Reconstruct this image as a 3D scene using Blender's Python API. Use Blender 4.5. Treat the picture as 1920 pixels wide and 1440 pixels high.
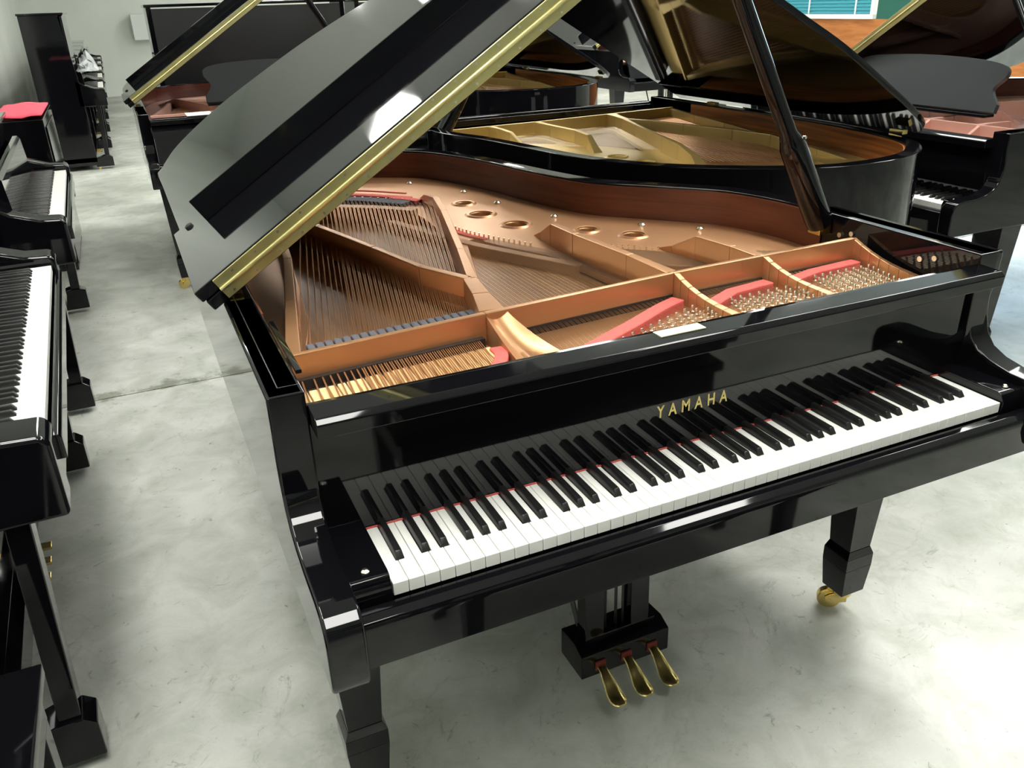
import bpy, bmesh, math, random
from mathutils import Vector, Matrix
random.seed(7)
for o in list(bpy.data.objects):
    bpy.data.objects.remove(o)
S = bpy.context.scene
COL = S.collection
PI = math.pi
R = math.radians

# ------------------------------------------------------------------ camera
cam_d = bpy.data.cameras.new('camera')
cam = bpy.data.objects.new('camera', cam_d)
COL.objects.link(cam)
CX, CY, CZ = -0.2176, -0.9341, 1.4722
YAW, PITCH, ROLL, FPX = 0.4136, 0.4328, -0.0336, 1562.1
fwd = Vector((math.sin(YAW)*math.cos(PITCH), math.cos(YAW)*math.cos(PITCH), -math.sin(PITCH)))
rgt0 = Vector((math.cos(YAW), -math.sin(YAW), 0))
up0 = rgt0.cross(fwd)
rgt = rgt0*math.cos(ROLL) + up0*math.sin(ROLL)
upv = -rgt0*math.sin(ROLL) + up0*math.cos(ROLL)
mw = Matrix.Identity(4)
for i in range(3):
    mw[i][0] = rgt[i]; mw[i][1] = upv[i]; mw[i][2] = -fwd[i]
mw[0][3], mw[1][3], mw[2][3] = CX, CY, CZ
cam.matrix_world = mw
cam_d.sensor_fit = 'HORIZONTAL'
cam_d.sensor_width = 36.0
cam_d.lens = 36.0*FPX/1920.0
cam_d.clip_start = 0.05
cam_d.clip_end = 100
S.camera = cam

# ------------------------------------------------------------------ world, exposure
W = bpy.data.worlds.new('world')
S.world = W
W.use_nodes = True
W.node_tree.nodes['Background'].inputs[0].default_value = (0.75, 0.82, 0.9, 1)
W.node_tree.nodes['Background'].inputs[1].default_value = 0.34
S.view_settings.view_transform = 'Standard'
S.view_settings.look = 'None'
S.view_settings.exposure = 0.0
S.view_settings.gamma = 1.0
S.view_settings.use_curve_mapping = False
TUBE = 26.0         # strength of the ceiling troffers
DAY = 10.0           # strength of the big side window

# ------------------------------------------------------------------ materials
def new_mat(name):
    m = bpy.data.materials.new(name)
    m.use_nodes = True
    nt = m.node_tree
    return m, nt, nt.nodes['Principled BSDF']

def plain(name, col, rough=0.5, metal=0.0, spec=0.5, var=0.0, vscale=20.0, bump=0.0, bscale=200.0, coat=0.0):
    m, nt, b = new_mat(name)
    b.inputs['Base Color'].default_value = (*col, 1)
    b.inputs['Roughness'].default_value = rough
    b.inputs['Metallic'].default_value = metal
    b.inputs['Specular IOR Level'].default_value = spec
    b.inputs['Coat Weight'].default_value = coat
    tc = nt.nodes.new('ShaderNodeTexCoord')
    if var > 0:
        n = nt.nodes.new('ShaderNodeTexNoise')
        n.inputs['Scale'].default_value = vscale
        n.inputs['Detail'].default_value = 4
        nt.links.new(tc.outputs['Object'], n.inputs['Vector'])
        r = nt.nodes.new('ShaderNodeValToRGB')
        r.color_ramp.elements[0].position = 0.3
        r.color_ramp.elements[1].position = 0.7
        r.color_ramp.elements[0].color = (*[c*(1-var) for c in col], 1)
        r.color_ramp.elements[1].color = (*[min(1, c*(1+var)) for c in col], 1)
        nt.links.new(n.outputs['Fac'], r.inputs['Fac'])
        nt.links.new(r.outputs['Color'], b.inputs['Base Color'])
    if bump > 0:
        n2 = nt.nodes.new('ShaderNodeTexNoise')
        n2.inputs['Scale'].default_value = bscale
        nt.links.new(tc.outputs['Object'], n2.inputs['Vector'])
        bp = nt.nodes.new('ShaderNodeBump')
        bp.inputs['Strength'].default_value = bump
        bp.inputs['Distance'].default_value = 0.002
        nt.links.new(n2.outputs['Fac'], bp.inputs['Height'])
        nt.links.new(bp.outputs['Normal'], b.inputs['Normal'])
    return m

def wood(name, c0, c1, scale, rough=0.35, spec=0.5, dist=0.6):
    m, nt, b = new_mat(name)
    tc = nt.nodes.new('ShaderNodeTexCoord')
    mp = nt.nodes.new('ShaderNodeMapping')
    mp.inputs['Scale'].default_value = scale
    n = nt.nodes.new('ShaderNodeTexNoise')
    n.inputs['Scale'].default_value = 1.0
    n.inputs['Detail'].default_value = 5
    n.inputs['Distortion'].default_value = dist
    r = nt.nodes.new('ShaderNodeValToRGB')
    r.color_ramp.elements[0].position = 0.32
    r.color_ramp.elements[1].position = 0.68
    r.color_ramp.elements[0].color = (*c0, 1)
    r.color_ramp.elements[1].color = (*c1, 1)
    nt.links.new(tc.outputs['Object'], mp.inputs['Vector'])
    nt.links.new(mp.outputs['Vector'], n.inputs['Vector'])
    nt.links.new(n.outputs['Fac'], r.inputs['Fac'])
    nt.links.new(r.outputs['Color'], b.inputs['Base Color'])
    b.inputs['Roughness'].default_value = rough
    b.inputs['Specular IOR Level'].default_value = spec
    return m

def emit(name, col, s):
    m = bpy.data.materials.new(name)
    m.use_nodes = True
    nt = m.node_tree
    nt.nodes.remove(nt.nodes['Principled BSDF'])
    e = nt.nodes.new('ShaderNodeEmission')
    e.inputs[0].default_value = (*col, 1)
    e.inputs[1].default_value = s
    nt.links.new(e.outputs[0], nt.nodes['Material Output'].inputs[0])
    return m

def concrete(name):
    m, nt, b = new_mat(name)
    L = nt.links.new
    tc = nt.nodes.new('ShaderNodeTexCoord')
    def noise(sc, det=5, rgh=0.6, dist=0.0):
        n = nt.nodes.new('ShaderNodeTexNoise')
        n.inputs['Scale'].default_value = sc
        n.inputs['Detail'].default_value = det
        n.inputs['Roughness'].default_value = rgh
        n.inputs['Distortion'].default_value = dist
        L(tc.outputs['Object'], n.inputs['Vector'])
        return n
    def ramp(src, p0, p1, c0, c1):
        r = nt.nodes.new('ShaderNodeValToRGB')
        r.color_ramp.elements[0].position = p0
        r.color_ramp.elements[1].position = p1
        r.color_ramp.elements[0].color = (*c0, 1)
        r.color_ramp.elements[1].color = (*c1, 1)
        L(src, r.inputs['Fac'])
        return r
    def mult(a, bb, f=1.0):
        x = nt.nodes.new('ShaderNodeMix')
        x.data_type = 'RGBA'
        x.blend_type = 'MULTIPLY'
        x.inputs['Factor'].default_value = f
        L(a, x.inputs['A']); L(bb, x.inputs['B'])
        return x.outputs['Result']
    big = ramp(noise(1.1, 4, 0.55, 0.3).outputs['Fac'], 0.36, 0.66, (0.44, 0.46, 0.42), (0.71, 0.725, 0.68))
    mid = ramp(noise(6.0, 6, 0.65, 0.6).outputs['Fac'], 0.30, 0.60, (0.72, 0.735, 0.69), (1, 1, 1))
    spk = ramp(noise(22.0, 4, 0.7, 1.2).outputs['Fac'], 0.27, 0.37, (0.34, 0.34, 0.30), (1, 1, 1))
    spk2 = ramp(noise(3.1, 8, 0.8, 2.0).outputs['Fac'], 0.31, 0.41, (0.46, 0.48, 0.41), (1, 1, 1))
    fine = ramp(noise(110.0, 3).outputs['Fac'], 0.3, 0.7, (0.95, 0.95, 0.94), (1, 1, 1))
    c = mult(big.outputs['Color'], mid.outputs['Color'])
    c = mult(c, spk.outputs['Color'], 0.7)
    c = mult(c, spk2.outputs['Color'], 0.8)
    c = mult(c, fine.outputs['Color'])
    spk3 = ramp(noise(46.0, 3, 0.6, 0.8).outputs['Fac'], 0.24, 0.30, (0.30, 0.28, 0.22), (1, 1, 1))
    msk = ramp(noise(1.7, 3, 0.6).outputs['Fac'], 0.47, 0.58, (0, 0, 0), (1, 1, 1))
    xm = nt.nodes.new('ShaderNodeMix'); xm.data_type = 'RGBA'; xm.blend_type = 'MULTIPLY'
    L(msk.outputs['Color'], xm.inputs['Factor']); L(c, xm.inputs['A']); L(spk3.outputs['Color'], xm.inputs['B'])
    c = xm.outputs['Result']
    # dirt gathered along the control joint
    sx = nt.nodes.new('ShaderNodeSeparateXYZ'); L(tc.outputs['Object'], sx.inputs[0])
    dj = nt.nodes.new('ShaderNodeMath'); dj.operation = 'SUBTRACT'; L(sx.outputs['Y'], dj.inputs[0]); dj.inputs[1].default_value = 2.68
    da = nt.nodes.new('ShaderNodeMath'); da.operation = 'ABSOLUTE'; L(dj.outputs[0], da.inputs[0])
    nj = nt.nodes.new('ShaderNodeMath'); nj.operation = 'MULTIPLY_ADD'; L(noise(9.0, 5, 0.7).outputs['Fac'], nj.inputs[0]); nj.inputs[1].default_value = -0.42; nj.inputs[2].default_value = 0.22
    ds = nt.nodes.new('ShaderNodeMath'); ds.operation = 'ADD'; L(da.outputs[0], ds.inputs[0]); L(nj.outputs[0], ds.inputs[1])
    gj = ramp(ds.outputs[0], 0.0, 0.05, (0.42, 0.43, 0.36), (1, 1, 1))
    c = mult(c, gj.outputs['Color'], 0.9)
    # hairline cracks
    v = nt.nodes.new('ShaderNodeTexVoronoi')
    v.feature = 'DISTANCE_TO_EDGE'
    v.inputs['Scale'].default_value = 0.8
    nz = noise(2.5, 4)
    ad = nt.nodes.new('ShaderNodeVectorMath')
    ad.operation = 'MULTIPLY_ADD'
    L(nz.outputs['Color'], ad.inputs[0])
    ad.inputs[1].default_value = (0.6, 0.6, 0.6)
    L(tc.outputs['Object'], ad.inputs[2])
    L(ad.outputs['Vector'], v.inputs['Vector'])
    cr = ramp(v.outputs['Distance'], 0.0, 0.006, (0.6, 0.6, 0.56), (1, 1, 1))
    c = mult(c, cr.outputs['Color'], 0.22)
    L(c, b.inputs['Base Color'])
    rr = nt.nodes.new('ShaderNodeMapRange')
    rr.inputs['To Min'].default_value = 0.30
    rr.inputs['To Max'].default_value = 0.55
    L(noise(2.0, 4).outputs['Fac'], rr.inputs['Value'])
    L(rr.outputs['Result'], b.inputs['Roughness'])
    b.inputs['Specular IOR Level'].default_value = 0.45
    return m

M = {}
M['black'] = plain('black_lacquer', (0.003, 0.003, 0.004), 0.045, 0, 0.38, bump=0.02, bscale=3.0)
M['black_matte'] = plain('black_satin', (0.012, 0.013, 0.014), 0.35)
M['desk'] = plain('charcoal_desk', (0.022, 0.026, 0.028), 0.32)
M['desk_dark'] = plain('dark_desk_matte', (0.012, 0.015, 0.016), 0.6, 0, 0.3)
M['white_key'] = plain('ivory_white', (0.86, 0.86, 0.81), 0.3, var=0.01)
M['black_key'] = plain('ebony_key', (0.010, 0.010, 0.010), 0.32)
M['mahog'] = wood('mahogany_rim', (0.085, 0.022, 0.011), (0.16, 0.048, 0.022), (3, 3, 45), 0.4)
M['rosewood'] = wood('striped_rosewood', (0.10, 0.028, 0.008), (0.38, 0.13, 0.03), (1.5, 1.5, 60), 0.35)
M['plate'] = plain('bronze_plate_paint', (0.50, 0.262, 0.125), 0.34, 0.68, var=0.06, vscale=6, bump=0.05, bscale=120)
M['plate_gold'] = plain('plate_yellow_lit', (0.58, 0.42, 0.15), 0.36, 0.6, var=0.06, vscale=6)  # plate colour made yellower to carry the light on the second piano
M['plate_pink'] = plain('copper_plate_paint', (0.55, 0.31, 0.25), 0.42, 0.45, var=0.06, vscale=6)
M['brass'] = plain('polished_brass', (0.80, 0.62, 0.24), 0.2, 1.0, var=0.08, vscale=30)
M['hinge'] = plain('hinge_brass', (0.60, 0.55, 0.25), 0.30, 0.9, var=0.14, vscale=14)
M['steel'] = plain('steel_wire', (0.55, 0.47, 0.36), 0.3, 1.0)
M['nickel'] = plain('nickel_pin', (0.80, 0.74, 0.62), 0.25, 1.0)
M['copper'] = plain('copper_wound_wire', (0.56, 0.30, 0.15), 0.38, 0.85)
M['red_felt'] = plain('red_felt', (0.58, 0.105, 0.09), 0.95, var=0.1, vscale=90)
M['dark_red_felt'] = plain('dark_red_felt', (0.14, 0.018, 0.016), 0.95)
M['grey_felt'] = plain('grey_damper_felt', (0.085, 0.085, 0.10), 0.9, var=0.1, vscale=60)
M['cream_felt'] = plain('cream_felt', (0.72, 0.50, 0.25), 0.9, var=0.12, vscale=50)
M['board'] = wood('spruce_soundboard', (0.22, 0.105, 0.038), (0.36, 0.19, 0.075), (40, 2.5, 5), 0.35)
M['bridge'] = wood('maple_bridge', (0.34, 0.17, 0.07), (0.46, 0.25, 0.11), (6, 6, 30), 0.5)
M['dark'] = plain('dark_recess', (0.020, 0.010, 0.006), 0.8)  # case bottom colour, also paints the shade in the string gaps
M['gold_letter'] = plain('gold_leaf_letter', (0.86, 0.70, 0.26), 0.35, 0.6)
M['pin_bed'] = plain('wire_coil_grey', (0.40, 0.34, 0.22), 0.4, 0.5, var=0.12, vscale=60)
M['label'] = plain('brass_label', (0.74, 0.70, 0.48), 0.45, 0.2)
M['rubber'] = plain('black_rubber', (0.012, 0.012, 0.012), 0.7)
M['paper'] = plain('white_paper', (0.80, 0.80, 0.76), 0.8)
M['pink'] = plain('pink_red_cloth', (0.80, 0.085, 0.14), 0.8, var=0.08, vscale=20)
M['bag'] = plain('crumpled_plastic', (0.40, 0.42, 0.42), 0.3, var=0.3, vscale=14, bump=0.6, bscale=40)
M['concrete'] = concrete('worn_concrete')
M['joint'] = plain('joint_dirt', (0.14, 0.14, 0.12), 0.9)
M['wall'] = plain('painted_wall', (0.76, 0.79, 0.73), 0.75, var=0.05, vscale=1.2)
M['wall_dim'] = plain('dimmed_wall', (0.46, 0.49, 0.47), 0.8, var=0.06, vscale=1.2)  # wall paint darkened so the unseen rear wall reflects dimly
M['ceil'] = plain('ceiling_paint', (0.78, 0.80, 0.78), 0.85)
M['orange_wood'] = wood('orange_oak_panel', (0.36, 0.115, 0.025), (0.50, 0.185, 0.05), (1, 3, 25), 0.4)
M['white_paint'] = plain('white_trim', (0.82, 0.84, 0.82), 0.45)
M['blind'] = plain('teal_blind_slat', (0.06, 0.36, 0.42), 0.5)
M['green'] = plain('green_frame', (0.01, 0.10, 0.07), 0.5)
M['fixture'] = plain('fixture_enamel', (0.75, 0.76, 0.75), 0.5)
M['tube'] = emit('fluorescent_diffuser', (1.0, 0.985, 0.93), TUBE)
M['day'] = emit('daylight_pane', (0.50, 0.78, 1.0), DAY)
M['teal_pane'] = emit('teal_daylight', (0.16, 0.55, 0.62), 0.8)
M['appliance'] = plain('white_appliance', (0.74, 0.76, 0.74), 0.5)
M['red_wood'] = wood('red_mahogany_case', (0.055, 0.014, 0.009), (0.09, 0.026, 0.015), (3, 3, 30), 0.15)
M['brown_wood'] = wood('walnut_case', (0.22, 0.09, 0.03), (0.34, 0.15, 0.05), (3, 3, 30), 0.3)
M['blue_cloth'] = plain('blue_cloth', (0.05, 0.10, 0.36), 0.8, var=0.1)

# ------------------------------------------------------------------ mesh helpers
class MB:
    def __init__(s):
        s.v = []; s.f = []
    def add(s, vs, fs):
        n = len(s.v)
        s.v += [tuple(v) for v in vs]
        s.f += [[i+n for i in f] for f in fs]
        return s
    def box(s, a, b):
        x0, y0, z0 = a; x1, y1, z1 = b
        return s.add([(x0,y0,z0),(x1,y0,z0),(x1,y1,z0),(x0,y1,z0),(x0,y0,z1),(x1,y0,z1),(x1,y1,z1),(x0,y1,z1)],
                     [(3,2,1,0),(4,5,6,7),(0,1,5,4),(1,2,6,5),(2,3,7,6),(3,0,4,7)])
    def frustum(s, c0, h0, z0, c1, h1, z1):
        v = []
        for c, h, z in ((c0,h0,z0),(c1,h1,z1)):
            v += [(c[0]-h[0],c[1]-h[1],z),(c[0]+h[0],c[1]-h[1],z),(c[0]+h[0],c[1]+h[1],z),(c[0]-h[0],c[1]+h[1],z)]
        return s.add(v, [(3,2,1,0),(4,5,6,7),(0,1,5,4),(1,2,6,5),(2,3,7,6),(3,0,4,7)])
    def prism(s, poly, axis, a, b):
        # poly in the two other axes (in xyz order), extruded along axis from a to b
        n = len(poly); v = []
        for t in (a, b):
            for p, q in poly:
                v.append({'x': (t,p,q), 'y': (p,t,q), 'z': (p,q,t)}[axis])
        f = [list(range(n))[::-1], [i+n for i in range(n)]]
        for i in range(n):
            j = (i+1) % n
            f.append([i, j, j+n, i+n])
        return s.add(v, f)
    def beam(s, p, q, w, z0p, z1p, z0q=None, z1q=None, wq=None):
        # upright plank between plan points p and q
        if z0q is None: z0q = z0p
        if z1q is None: z1q = z1p
        if wq is None: wq = w
        d = Vector((q[0]-p[0], q[1]-p[1])).normalized()
        nx, ny = -d.y, d.x
        v = []
        for (c, ww, za, zb) in ((p, w, z0p, z1p), (q, wq, z0q, z1q)):
            for sg in (-1, 1):
                for z in (za, zb):
                    v.append((c[0]+sg*nx*ww/2, c[1]+sg*ny*ww/2, z))
        return s.add(v, [(0,1,3,2),(4,6,7,5),(0,4,5,1),(2,3,7,6),(1,5,7,3),(0,2,6,4)])
    def tube(s, path, r, n=6, caps=True, radii=None):
        path = [Vector(p) for p in path]
        base = len(s.v)
        prev = None
        for i, p in enumerate(path):
            if i == 0: d = path[1]-p
            elif i == len(path)-1: d = p-path[i-1]
            else: d = path[i+1]-path[i-1]
            d.normalize()
            ref = Vector((0,0,1)) if abs(d.z) < 0.9 else Vector((1,0,0))
            a = d.cross(ref).normalized(); b = d.cross(a)
            rr = radii[i] if radii else r
            for k in range(n):
                t = 2*PI*k/n
                s.v.append(tuple(p + a*rr*math.cos(t) + b*rr*math.sin(t)))
        for i in range(len(path)-1):
            for k in range(n):
                k2 = (k+1) % n
                s.f.append([base+i*n+k, base+i*n+k2, base+(i+1)*n+k2, base+(i+1)*n+k])
        if caps:
            s.f.append([base+k for k in range(n)][::-1])
            s.f.append([base+(len(path)-1)*n+k for k in range(n)])
        return s
    def band(s, outer, inner, z0, z1, closed=False):
        n = len(outer); base = len(s.v)
        for (ox, oy), (ix, iy) in zip(outer, inner):
            s.v += [(ox,oy,z0),(ox,oy,z1),(ix,iy,z1),(ix,iy,z0)]
        m = n if closed else n-1
        for i in range(m):
            a = base+4*i; b = base+4*((i+1) % n)
            for k in range(4):
                k2 = (k+1) % 4
                s.f.append([a+k, b+k, b+k2, a+k2])
        if not closed:
            s.f.append([base+3, base+2, base+1, base])
            e = base+4*(n-1)
            s.f.append([e, e+1, e+2, e+3])
        return s
    def lathe(s, prof, c, n=16):
        base = len(s.v)
        for r, z in prof:
            for k in range(n):
                t = 2*PI*k/n
                s.v.append((c[0]+r*math.cos(t), c[1]+r*math.sin(t), c[2]+z))
        for i in range(len(prof)-1):
            for k in range(n):
                k2 = (k+1) % n
                s.f.append([base+i*n+k, base+i*n+k2, base+(i+1)*n+k2, base+(i+1)*n+k])
        s.f.append([base+k for k in range(n)][::-1])
        s.f.append([base+(len(prof)-1)*n+k for k in range(n)])
        return s
    def mesh(s, name, mat, bevel=0.0, smooth=False, seg=2):
        me = bpy.data.meshes.new(name)
        me.from_pydata(s.v, [], s.f)
        bm = bmesh.new(); bm.from_mesh(me)
        bmesh.ops.recalc_face_normals(bm, faces=bm.faces)
        if bevel > 0:
            ed = [e for e in bm.edges if len(e.link_faces) == 2 and e.calc_face_angle(0) > 0.5]
            bmesh.ops.bevel(bm, geom=ed, offset=bevel, segments=seg, affect='EDGES', profile=0.5, clamp_overlap=True)
        bm.to_mesh(me); bm.free()
        me.materials.append(M[mat])
        if smooth or bevel > 0:
            for p in me.polygons: p.use_smooth = True
            try: me.set_sharp_from_angle(angle=R(35))
            except Exception: pass
        return me
    def obj(s, name, mat, parent=None, bevel=0.0, smooth=False, seg=2):
        o = link(name, s.mesh(name, mat, bevel, smooth, seg), parent)
        if bevel > 0:
            w = o.modifiers.new('shading', 'WEIGHTED_NORMAL')
            w.keep_sharp = True; w.weight = 80
        return o

def link(name, me, parent=None):
    o = bpy.data.objects.new(name, me)
    COL.objects.link(o)
    if parent is not None: o.parent = parent
    return o

def thing(name, label, cat, loc=(0,0,0), rz=0.0, group=None):
    o = bpy.data.objects.new(name, None)
    COL.objects.link(o)
    o.location = loc; o.rotation_euler = (0, 0, rz)
    o.empty_display_size = 0.1
    return tag(o, label, cat, group)

def tag(o, label, cat, group=None):
    o['label'] = label; o['category'] = cat
    if group: o['group'] = group
    return o

def struct(o):
    o['kind'] = 'structure'
    return o

def stuff(o):
    o['kind'] = 'stuff'
    return o

def dup(root, loc, rz, label, group=None, kids=None):
    if kids is None:
        kids = {}
        for ob in bpy.data.objects:
            if ob.parent is not None: kids.setdefault(ob.parent, []).append(ob)
    r = root.copy(); COL.objects.link(r)
    r.location = loc; r.rotation_euler = (0, 0, rz); r['label'] = label
    if group: r['group'] = group
    def rec(src, dst):
        for ch in kids.get(src, []):
            c = ch.copy(); COL.objects.link(c); c.parent = dst
            rec(ch, c)
    rec(root, r)
    return r

def catmull(pts, n=6, closed=False):
    out = []
    m = len(pts)
    rng = m if closed else m-1
    for i in range(rng):
        if closed:
            p0, p1, p2, p3 = pts[(i-1) % m], pts[i], pts[(i+1) % m], pts[(i+2) % m]
        else:
            p1, p2 = pts[i], pts[i+1]
            p0 = pts[i-1] if i > 0 else (2*p1[0]-p2[0], 2*p1[1]-p2[1])
            p3 = pts[i+2] if i+2 < m else (2*p2[0]-p1[0], 2*p2[1]-p1[1])
        for k in range(n):
            t = k/n
            out.append(tuple(0.5*((2*p1[d]) + (-p0[d]+p2[d])*t + (2*p0[d]-5*p1[d]+4*p2[d]-p3[d])*t*t
                       + (-p0[d]+3*p1[d]-3*p2[d]+p3[d])*t**3) for d in range(2)))
    if not closed: out.append(tuple(pts[-1]))
    return out

def offset(poly, d):
    out = []
    n = len(poly)
    for i in range(n):
        a = poly[max(0, i-1)]; b = poly[min(n-1, i+1)]
        t = Vector((b[0]-a[0], b[1]-a[1])).normalized()
        out.append((poly[i][0]+t.y*d, poly[i][1]-t.x*d))
    return out

def filled(name, loops, z, depth, mat, parent, bevel=0.0):
    """flat casting with holes: 2D curve fill turned into a mesh"""
    cu = bpy.data.curves.new(name, 'CURVE')
    cu.dimensions = '2D'; cu.fill_mode = 'BOTH'
    cu.extrude = depth/2; cu.bevel_depth = bevel; cu.bevel_resolution = 1
    for lp in loops:
        sp = cu.splines.new('POLY')
        sp.points.add(len(lp)-1)
        for pt, (x, y) in zip(sp.points, lp): pt.co = (x, y, 0, 1)
        sp.use_cyclic_u = True
    tmp = bpy.data.objects.new(name, cu)
    COL.objects.link(tmp)
    dg = bpy.context.evaluated_depsgraph_get()
    me = bpy.data.meshes.new_from_object(tmp.evaluated_get(dg))
    bpy.data.objects.remove(tmp)
    for v in me.vertices: v.co.z += z - depth/2
    me.materials.clear(); me.materials.append(M[mat])
    return link(name, me, parent)

def text_mesh(name, body, size, mat, parent, mtx, extrude=0.0006, spacing=1.0, sx=1.0):
    cu = bpy.data.curves.new(name, 'FONT')
    cu.body = body; cu.size = size; cu.extrude = extrude
    cu.space_character = spacing; cu.offset = .012*size
    cu.align_x = 'LEFT'
    tmp = bpy.data.objects.new(name, cu)
    COL.objects.link(tmp)
    dg = bpy.context.evaluated_depsgraph_get()
    me = bpy.data.meshes.new_from_object(tmp.evaluated_get(dg))
    bpy.data.objects.remove(tmp)
    for v in me.vertices: v.co.x *= sx
    me.transform(mtx)
    me.materials.clear(); me.materials.append(M[mat])
    return link(name, me, parent)

def circ(cx, cy, r, n=18):
    return [(cx+r*math.cos(2*PI*k/n), cy+r*math.sin(2*PI*k/n)) for k in range(n)]

# ================================================================== ROOM
XL, XR, YB, YF, ZC = -1.45, 9.5, -6.0, 17.6, 3.6
fl = MB().box((XL-.1, YB-.1, -.12), (XR+.1, YF+.1, -.012)).obj('floor', 'joint')
struct(fl)
for (y0, y1) in ((YB, 2.655), (2.665, 8.6), (8.606, YF)):
    MB().box((XL, y0, -.03), (XR, y1, 0)).obj('slab', 'concrete', fl)
struct(MB().box((XL-.1, YB, ZC), (XR+.1, YF, ZC+.1)).obj('ceiling', 'ceil'))
wl = struct(MB().box((XL-.12, YB, 0), (XL, YF, ZC)).obj('wall_left', 'wall'))
wb = struct(MB().box((XL, YF, 0), (XR, YF+.12, ZC)).obj('wall_back', 'wall'))
struct(MB().box((XL, YB-.12, 0), (XR, YB, ZC)).obj('wall_front', 'wall_dim'))
# right wall with two window openings
W1 = (8.42, 11.0, 1.13, 2.5)      # teal blinds
W2 = (4.4, 6.9, 1.13, 2.8)      # big daylight shop window
wr = MB()
wr.box((XR, YB, 0), (XR+.15, W2[0], ZC)).box((XR, W2[1], 0), (XR+.15, W1[0], ZC)).box((XR, W1[1], 0), (XR+.15, YF, ZC))
for (a, b, c, d) in (W1, W2):
    wr.box((XR, a, 0), (XR+.15, b, c)).box((XR, a, d), (XR+.15, b, ZC))
struct(wr.obj('wall_right', 'wall'))
struct(MB().box((XR-.03, 4.3, 0), (XR, YF, 1.07)).obj('trim_1', 'orange_wood'))
w1 = struct(MB().box((XR-.07, W1[0]-.06, W1[2]-.06), (XR+.1, W1[1]+.06, W1[2])).obj('window_1', 'white_paint'))
MB().box((XR-.02, W1[0]-.02, W1[2]), (XR+.1, W1[0]+.04, W1[3])).box((XR-.02, W1[1]-.04, W1[2]), (XR+.1, W1[1]+.02, W1[3])).box((XR-.02, W1[0], W1[3]-.05), (XR+.1, W1[1], W1[3])).obj('frame', 'white_paint', w1)
MB().box((XR+.12, W1[0], W1[2]), (XR+.14, W1[1], W1[3])).obj('pane', 'teal_pane', w1)
for k in range(30):
    z = W1[2]+.03+k*.046
    s = MB().add([(XR+.03, W1[0]+.10, z-.012), (XR+.03, W1[1]-.05, z-.012), (XR+.07, W1[1]-.05, z+.014), (XR+.07, W1[0]+.10, z+.014),
                  (XR+.03, W1[0]+.10, z-.010), (XR+.03, W1[1]-.05, z-.010), (XR+.07, W1[1]-.05, z+.016), (XR+.07, W1[0]+.10, z+.016)],
                 [(3,2,1,0),(4,5,6,7),(0,1,5,4),(1,2,6,5),(2,3,7,6),(3,0,4,7)])
    s.obj('slat', 'blind', w1)
for yy in (8.78, 9.7, 10.6):
    MB().box((XR+.02, yy-.012, W1[2]), (XR+.028, yy+.012, W1[3])).obj('ladder_tape', 'white_paint', w1)
struct(MB().box((XR-.03, 7.75, 1.07), (XR, 8.33, W1[3])).obj('trim_2', 'green'))
w2 = struct(MB().box((XR-.04, W2[0]-.06, W2[2]-.06), (XR+.1, W2[1]+.06, W2[2])).obj('window_2', 'white_paint'))
for i in range(4):
    a = W2[0]+i*(W2[1]-W2[0])/4; b = W2[0]+(i+1)*(W2[1]-W2[0])/4
    MB().box((XR+.08, a+.03, W2[2]), (XR+.10, b-.03, W2[3])).obj('pane', 'day', w2)
    MB().box((XR, b-.03, W2[2]), (XR+.1, b+.03, W2[3])).obj('mullion', 'white_paint', w2)
# ceiling troffers
def troffer(x, y):
    t = thing('ceiling_light', 'rectangular white fluorescent light set into the ceiling above the pianos', 'ceiling light', (x, y, ZC), 0, 'ceiling lights')
    MB().box((-.32, -.62, -.05), (-.28, .62, 0)).box((.28, -.62, -.05), (.32, .62, 0)).box((-.28, -.62, -.05), (.28, -.58, 0)).box((-.28, .58, -.05), (.28, .62, 0)).obj('frame', 'fixture', t)
    MB().box((-.28, -.58, -.035), (.28, .58, -.02)).obj('diffuser', 'tube', t)
    return t
t0 = troffer(.25, 7.6)
KID = None
for (x, y) in [(1.8,7.6),(3.6,7.6),(5.6,7.6),(8.0,7.6),(1.8,5.3),(3.5,5.3),(5.6,5.3),(8.0,5.3),
               (2.3,2.9),(4.0,2.9),(5.8,2.9),(-.45,1.3),(2.3,1.3),(4.0,1.3),(-.45,-.3),(2.3,-.3),
               (.27,-1.5),(1.8,11.2),(4.6,11.2),(7.4,11.2),(3.2,14.6),(6.5,14.6)]:
    dup(t0, (x, y, ZC), 0, t0['label'])

# ================================================================== GRAND PIANO BUILDER
KW = 1.2225          # keyboard width
ZK = 0.735           # key top
ZR = 0.988           # rim top
TH = R(33)           # lid angle
OUT_A = [(1.270,.138),(1.270,.36),(1.270,.60),(1.262,.74),(1.225,.87),(1.165,.955),(1.070,1.064),(.972,1.19),(.907,1.41),
         (.848,1.696),(.751,1.956),(.627,2.07),(.44,2.165),(.25,2.185),(.09,2.13),(0.0,2.03),(-.045,1.88),(-.058,1.7),(-.060,1.2),(-.060,.6),(-.060,.138)]
OUT_B = [(1.270,.138),(1.270,.36),(1.270,.58),(1.255,.73),(1.195,.92),(1.140,1.21),(1.085,1.50),(1.0,1.70),(.89,1.84),
         (.72,1.98),(.55,2.06),(.36,2.065),(.22,2.025),(.12,1.95),(.055,1.86),(.01,1.74),(-.025,1.58),(-.05,1.38),(-.060,1.15),(-.060,.9),(-.060,.5),(-.060,.138)]
ARM = [(.138,.988),(.140,.93),(.146,.885),(.143,.85),(.132,.815),(.113,.793),(.082,.779),(.035,.770),(-.030,.768),(-.058,.762),
       (-.074,.748),(-.080,.725),(-.078,.66),(-.070,.640),(.60,.640),(.60,.988)]

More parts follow.
